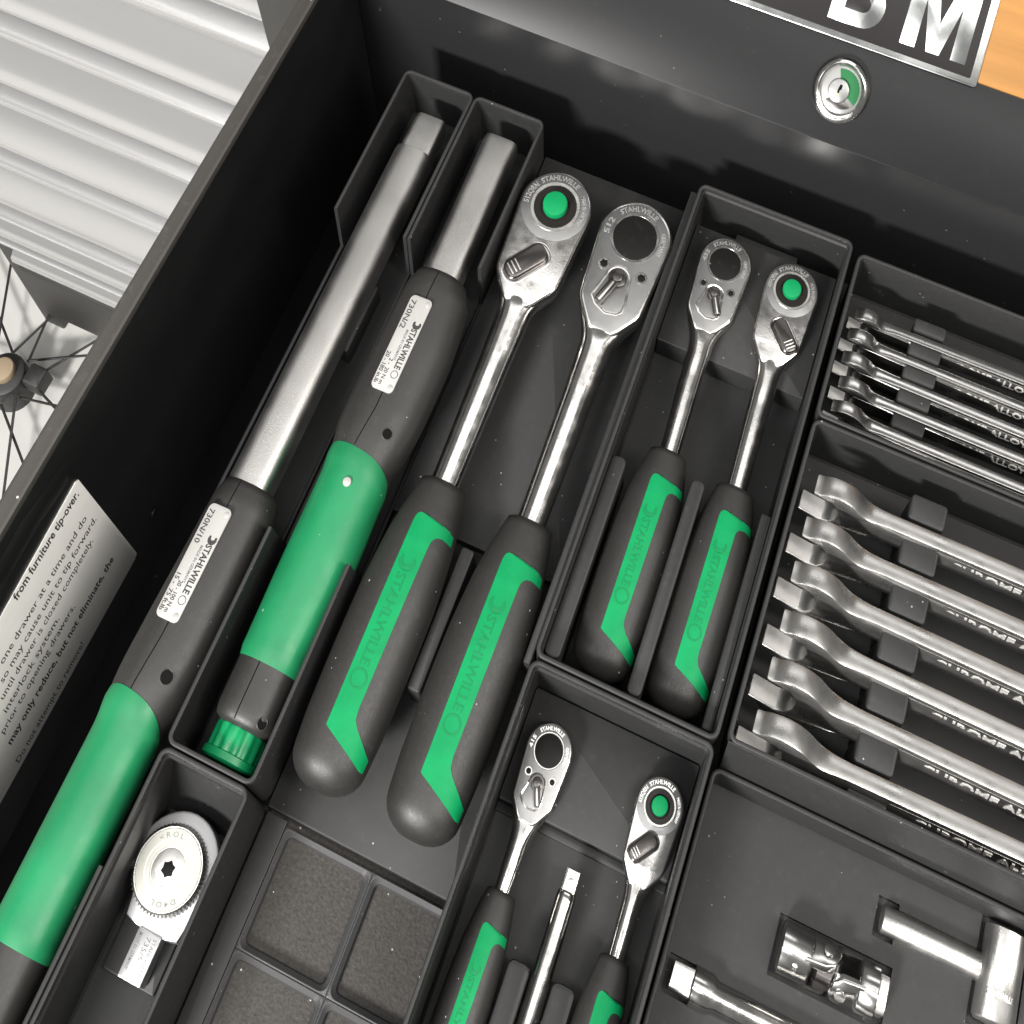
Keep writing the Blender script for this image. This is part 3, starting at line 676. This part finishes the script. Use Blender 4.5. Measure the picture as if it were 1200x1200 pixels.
hs = smooth_secs(HK); mb = MB(); loft_y(mb, hs, 44); hh = mb.build("housing", "rubber", t, smooth=60)
F2 = handle_fn(hs)
mb = MB(); band(mb, F2, [194-i*2 for i in range(8)]+[178-i*2.2 for i in range(33)], lambda y: -143 if y > 125 else -143-(125-y)*.12, .5, .06); mb.build("seam", "seam", hh, smooth=0)
mb = MB(); band(mb, F2, [18-i*2 for i in range(12)], lambda y: -143, .5, .06); mb.build("seam", "seam", hh, smooth=0)
gs = sleeve(t, F2, 107, 17.5, 11)
m = MB(); cyl(m, -140.6, 92, 55.6, 56.9, 2.0, .5, 20); m.build("sleeve_rivet", "plate", gs)
hole(hh, F2, -132.8, 117, 2.6); hole(hh, F2, -131.4, -1.2, 2.4)
kn = []
for y, rad, fl_ in ((-5, 10.6, 0), (-6, 11.2, .5), (-14.5, 11.2, .5), (-15, 12.4, 0), (-17.5, 12.6, 0), (-18.4, 11.5, 0), (-18.6, 6, 0)):
    kn.append([(-140.4+(rad+fl_*math.cos(14*2*PI*i/84))*math.cos(2*PI*i/84), y, 39+(rad+fl_*math.cos(14*2*PI*i/84))*math.sin(2*PI*i/84)) for i in range(84)])
MB().loft(kn).build("end_knob", "green_knob", t, smooth=50)
makers_plate(t, -150, 132.5, -138.4, 178.5, 56.9, "730N/2", "2 -  20 N m", "20 - 180 in.lb", .10)

# ------------------------------------------------------------------ insert ratchet head in the short tray
t = thing("insert_ratchet", "silver insert ratchet head with knurled disc and short rectangular tail", "ratchet head", (-146, -65, 13.9))
body = [( -146+18*math.cos(R(a)), -54+18*math.sin(R(a))) for a in range(-20, 201, 10)]+[(-157.5, -66), (-156, -74.2), (-150.5, -75.6), (-137, -75.6), (-132.2, -74.6), (-129.5, -62)]
MB().prism(body, 14, 24.5, 1.0, .6).build("body", "alu_white", t)
MB().box(-148.6, -138.2, -91.4, -75.3, 15, 25.2, .5).build("tail", "alu_white", t)
D = lambda x, y: down(x, y, 25.25)
text("STAHLWILLE", "ink_grey", t, D(-141.2, -76.6), 2.2, width=12, ext=.03)
text("735/5", "ink_grey", t, D(-144.0, -76.8), 2.9, width=7.5, ext=.03)
text("MADE IN GERMANY", "ink_grey", t, D(-147.4, -76.6), 2.0, width=12, ext=.03)
n = 120; rs = []
for z, r0, k in ((24.2, 14.4, 0), (24.6, 15.0, .35), (29.2, 15.0, .35), (29.6, 14.5, 0), (30.6, 14.4, 0), (31.2, 13.8, 0)):
    rs.append([(-146.4+(r0+k*(1 if i % 2 else -1))*math.cos(2*PI*i/n), -56+(r0+k*(1 if i % 2 else -1))*math.sin(2*PI*i/n), z) for i in range(n)])
kd = MB().loft(rs).build("knurled_disc", "satin", t, smooth=30)
m = MB(); annulus(m, -146.4, -56, 7.2, 13.4, 31, 31.45, .2, 56); m.build("disc_face", "alu_ring", kd)
m = MB(); annulus(m, -146.4, -56, 9.4, 9.9, 31.3, 31.55, .05, 48); m.build("disc_groove", "satin", kd)
m = MB(); cyl(m, -146.4, -56, 31, 31.5, 6.9, .3, 40); hubm = m.build("hub", "satin", kd)
star = [(-146.4+(3.0 if i % 2 else 2.3)*math.cos(2*PI*i/12), -56+(3.0 if i % 2 else 2.3)*math.sin(2*PI*i/12)) for i in range(12)]
MB().prism(star, 31.45, 31.62, .05).build("socket", "dark_disc", hubm)
def arcw(r0, a0): return lambda p, q, hh: (-146.4+(r0+q)*math.cos(a0-p/r0), -56+(r0+q)*math.sin(a0-p/r0), 31.46+hh)
text("< R O L", "ink_grey", kd, arcw(10.3, R(140)), 2.6, width=9.5, ext=.05); text("D 4 O L", "ink_grey", kd, arcw(10.3, R(-42)), 2.6, width=9.5, ext=.05)

# ------------------------------------------------------------------ extension bar between the small ratchets
t = thing("extension_bar", "slim chrome extension bar lying between the two smallest ratchets", "extension bar", (8.2, -40, 16))
mb = MB(); loft_y(mb, [(5.4, 8.2, 20.4, 2.4, 2.4, 6), (5, 8.2, 20.4, 3.1, 3.1, 7), (-2.2, 8.2, 20.4, 3.2, 3.2, 7)], 32); mb.build("square_drive", "chrome", t)
mb = MB(); loft_y(mb, [(-2, 8.2, 20.4, 3.4, 3.4, 2.4), (-2.8, 8.2, 20.4, 4.2, 4.2, 2.2), (-5, 8.3, 20.4, 4.3, 4.3, 2), (-92, 8.6, 20.4, 4.2, 4.2, 2), (-94, 8.6, 20.4, 5.6, 5.6, 2), (-104, 8.6, 20.4, 5.6, 5.6, 2)], 32); mb.build("shank", "chrome", t, smooth=50)
m = MB(); cyl(m, 8.2, 1.6, 23.2, 23.9, .9, .3, 14); m.build("detent_ball", "chrome", t)

# ------------------------------------------------------------------ tools in the pocketed tray
t = thing("extension_bar", "stout chrome extension bar with square end in the pocketed tray", "extension bar", (90, -10, 3.7))
mb = MB(); loft_x(mb, [(56.6, -9.6, 11.4, 4.0, 4.0, 6), (57.1, -9.6, 11.4, 4.8, 4.8, 8), (65.6, -9.6, 11.4, 4.9, 4.9, 8)], 32); mb.build("square_drive", "satin", t)
mb = MB(); loft_x(mb, [(65.4, -9.8, 11, 5.4, 5.4, 2.2), (66.2, -9.8, 11, 6.6, 6.6, 2), (73, -9.9, 11, 6.7, 6.7, 2), (76, -10, 10.6, 5.4, 5.4, 2), (148, -10, 10.4, 5.3, 5.3, 2)], 36); mb.build("shank", "chrome", t, smooth=50)

t = thing("universal_joint", "chrome universal joint marked 428 seated in the pocketed tray", "universal joint", (117, 15, 3.8))
cyz = (15.0, 12.6)
def yoke(x0, x1, fork_at, sign, rot, nm):
    """a socket barrel that ends in two fork cheeks"""
    mb = MB(); r_ = 8.9
    loft_x(mb, [(x0, *cyz, r_-1, r_-1, 2), (x0+sign*.8, *cyz, r_, r_, 2), (x1, *cyz, r_, r_, 2), (x1+sign*1.2, *cyz, r_-1.2, r_-1.2, 2)], 40)
    o = mb.build(nm, "wrench_chrome", t, smooth=50)
    for s2 in (-1, 1):
        c, s = math.cos(rot), math.sin(rot)
        ring0 = []
        prof = [(x1-sign*2, -6.8), (x1+sign*7, -6.2), (x1+sign*10.5, -4.6), (x1+sign*12.4, 0), (x1+sign*10.5, 4.6), (x1+sign*7, 6.2), (x1-sign*2, 6.8)]
        def mp(x, v, h):
            h = s2*h; hh = h*math.sqrt(max(.2, 1-(v/9.6)**2)) if abs(h) > 6 else h
            return (x, cyz[0]+v*c-hh*s, cyz[1]+v*s+hh*c)
        m = MB(); m.prism(prof, 4.3, 8.9, .8, fn=mp); ck = m.build("fork_cheek", "wrench_chrome", o, smooth=50)
        m = MB(); m.prism(circ(x1+sign*7, 0, 2.3, 20), 8.0, 9.05, .3, fn=lambda x, v, h: (x, cyz[0]+v*c-s2*h*s, cyz[1]+v*s+s2*h*c)); m.build("fork_pin", "satin", ck)
    return o
y1o = yoke(95.2, 107.5, 0, 1, R(-38), "socket_end")
yoke(136.5, 129, 0, -1, R(52), "drive_end")
m = MB(); loft_x(m, [(110.5, *cyz, 4.4, 4.4, 4), (111.5, *cyz, 5.2, 5.2, 5), (119.5, *cyz, 5.2, 5.2, 5), (120.5, *cyz, 4.4, 4.4, 4)], 32); m.build("centre_block", "gunmetal", t)
m = MB(); loft_x(m, [(136, *cyz, 6.6, 6.6, 6), (139.6, *cyz, 6.4, 6.4, 7), (140.2, *cyz, 5.6, 5.6, 6)], 32); m.build("square_drive", "satin", t)
def onbar(x, ang):
    a0 = R(ang); return lambda p, q, h: (x-q, cyz[0]+(8.95+h)*math.cos(a0-p/8.95)*1.0, cyz[1]+(8.95+h)*math.sin(a0-p/8.95))
text("428", "raised", y1o, onbar(103.2, 148), 2.4, width=5, ext=.06)

t = thing("sliding_t_handle", "chrome sliding T-handle with thick crosspiece in the pocketed tray", "T-handle", (160, 38, 3.8))
mb = MB(); loft_x(mb, [(132.6, 38.8, 10.2, 4.2, 4.2, 2), (133.4, 38.8, 10.2, 5, 5, 2), (174, 38.8, 10.2, 5, 5, 2)], 36); mb.build("bar", "satin", t, smooth=50)
mb = MB(); loft_y(mb, [(54, 182, 12, 7.4, 7.2, 2.4), (53.2, 182, 12, 8.4, 8.2, 2.4), (24, 182, 12, 8.6, 8.2, 2.4), (23, 182, 12, 7.6, 7.2, 2.4)], 36); hd = mb.build("crosspiece", "wrench_satin", t, smooth=50)
text("STAHLWILLE", "raised", hd, lambda p, q, h: (176.2+p, 31+q, 12+8.2*(1-min(abs((176.2+p-182)/8.6), .99)**2.4)**(1/2.4)+h-.1), 2.8, width=11, ext=.25)

# ------------------------------------------------------------------ open-end wrenches standing on edge
def wrench_profile(Rh, slot, hs, L):
    """(x, z) outline; head centre at the origin, jaws open up and to the left, shank to +x"""
    ph = R(171); d = Vector((math.cos(ph), math.sin(ph))); n = Vector((-d.y, d.x))      # n points down-left
    pts = []
    a_n = math.asin(min(hs/Rh*1.25, .9))
    # shank top, fillet, head top, upper prong
    def fil(sg):                       # concave fillet from shank to head
        aa = R(46); P0 = Vector((Rh*math.cos(aa), Rh*math.sin(aa))); T0 = Vector((math.sin(aa), -math.cos(aa)))
        P1 = P0+T0*Rh*.55; P2 = Vector((Rh*1.15, hs)); P3 = Vector((Rh*2.1, hs))
        return [((P0*(1-t)**3+P1*3*t*(1-t)**2+P2*3*t*t*(1-t)+P3*t**3).x, sg*(P0*(1-t)**3+P1*3*t*(1-t)**2+P2*3*t*t*(1-t)+P3*t**3).y) for t in [q/14 for q in range(15)]]
    pts += [(L, hs)]+fil(1)[::-1]
    a1 = 50
    upt = 171-47; lot = 171+37
    for i in range(15): a = R(a1+(upt-a1)*i/14); rr_ = Rh*(1.0-.04*(i/14)); pts.append((rr_*math.cos(a), rr_*math.sin(a)))
    def loc(u, v): p = d*u+n*v; return (p.x, p.y)
    h = slot/2
    pts += [loc(Rh*.80, -h-Rh*.10), loc(Rh*.78, -h), loc(Rh*.2, -h), loc(-Rh*.02, -h*.80), loc(-Rh*.13, -h*.35), loc(-Rh*.13, h*.35), loc(-Rh*.02, h*.80), loc(Rh*.2, h), loc(Rh*.90, h), loc(Rh*.94, h+Rh*.08)]
    a2 = 360-50
    for i in range(15): a = R(lot+2+(a2-lot-2)*i/14); pts.append((Rh*math.cos(a), Rh*math.sin(a)))
    pts += fil(-1)+[(L, -hs)]
    return pts
def wrench(label, hx, y, zc, Rh, slot, hs, th, m, txt, tx, tsz, twd, group, lean=R(13)):
    t = thing("open_end_wrench", label, "wrench", (hx+30, y, zc-hs), group)
    hx += random.uniform(-1.1, 1.1); lean += R(random.uniform(-2.0, 2.0)); yw = random.uniform(-.010, .010)
    pr = wrench_profile(Rh, slot, hs, 165)
    cl, sl = math.cos(lean), math.sin(lean)
    def tf(x):
        v = max(0, min(1, (x-hx-Rh*.7)/(Rh*1.1))); return 1.36-.36*v*v*(3-2*v)
    G = lambda x, z, q: (x, y+(x-112)*yw+q*tf(x)*cl+z*sl, zc-q*tf(x)*sl+z*cl)          # leaning back in its slot
    MB().prism(pr, -th/2, th/2, th*.11, th*.11, fn=lambda x, z, q: G(hx+x, z, q)).build("wrench_body", m, t, smooth=40)
    dv = Vector((math.cos(R(171)), math.sin(R(171)))); nv = Vector((-dv.y, dv.x)); hf = slot/2
    jf = [tuple(dv*u+nv*v) for u, v in ((Rh*.16, hf-.35), (Rh*.89, hf-.35), (Rh*.89, hf+.2), (Rh*.16, hf+.2))]
    MB().prism(jf, -th*.44, th*.44, fn=lambda x, z, q: G(hx+x, z, q)).build("jaw_face", "lit_steel", t)  # added plate whose pale colour stands in for light on the lower jaw
    pan = rr(Rh*2.6, 160, -hs*.62, hs*.62, hs*.5, 5)
    pn = MB().prism(pan, th/2-.02, th/2+.12, .06, fn=lambda x, z, q: G(hx+x, z, -q)).build("shank_panel", "recess_shade", t)  # lies slightly proud; its dark tone stands in for shade
    text(txt, "lit_steel", t, lambda p, q, h: G(tx+p, q-tsz*.36, -th/2-.1-h), tsz, width=twd, bold=True, ext=.4)  # letters coloured paler than the shank, as if catching light
    return t
ORD = ["first", "second", "third", "fourth", "fifth", "sixth"]
for i, y in enumerate(BIG):
    wrench("large open-end wrench, %s from the low divider behind the six large ones" % ORD[i], 72+.4*i, y-2, 43, 15.2+.45*i, 17+.6*i, 6.8, 7.0, "wrench_satin", "CHROME ALLOY STEEL", 127+.9*i+(1.5 if i > 2 else 0), 6.6, 82, "large open-end wrenches standing on edge")
for i, y in enumerate(SML):
    wrench("small open-end wrench, %s from the back of the rear wrench tray" % ORD[i], 65+.35*i, y-1.5, 37.6, 9.0+.5*i, 9.5+.6*i, 4.8, 4.8, "wrench_chrome", "CHROME ALLOY STEEL", 105+1.2*i, 5.4, 62, "small open-end wrenches standing on edge")
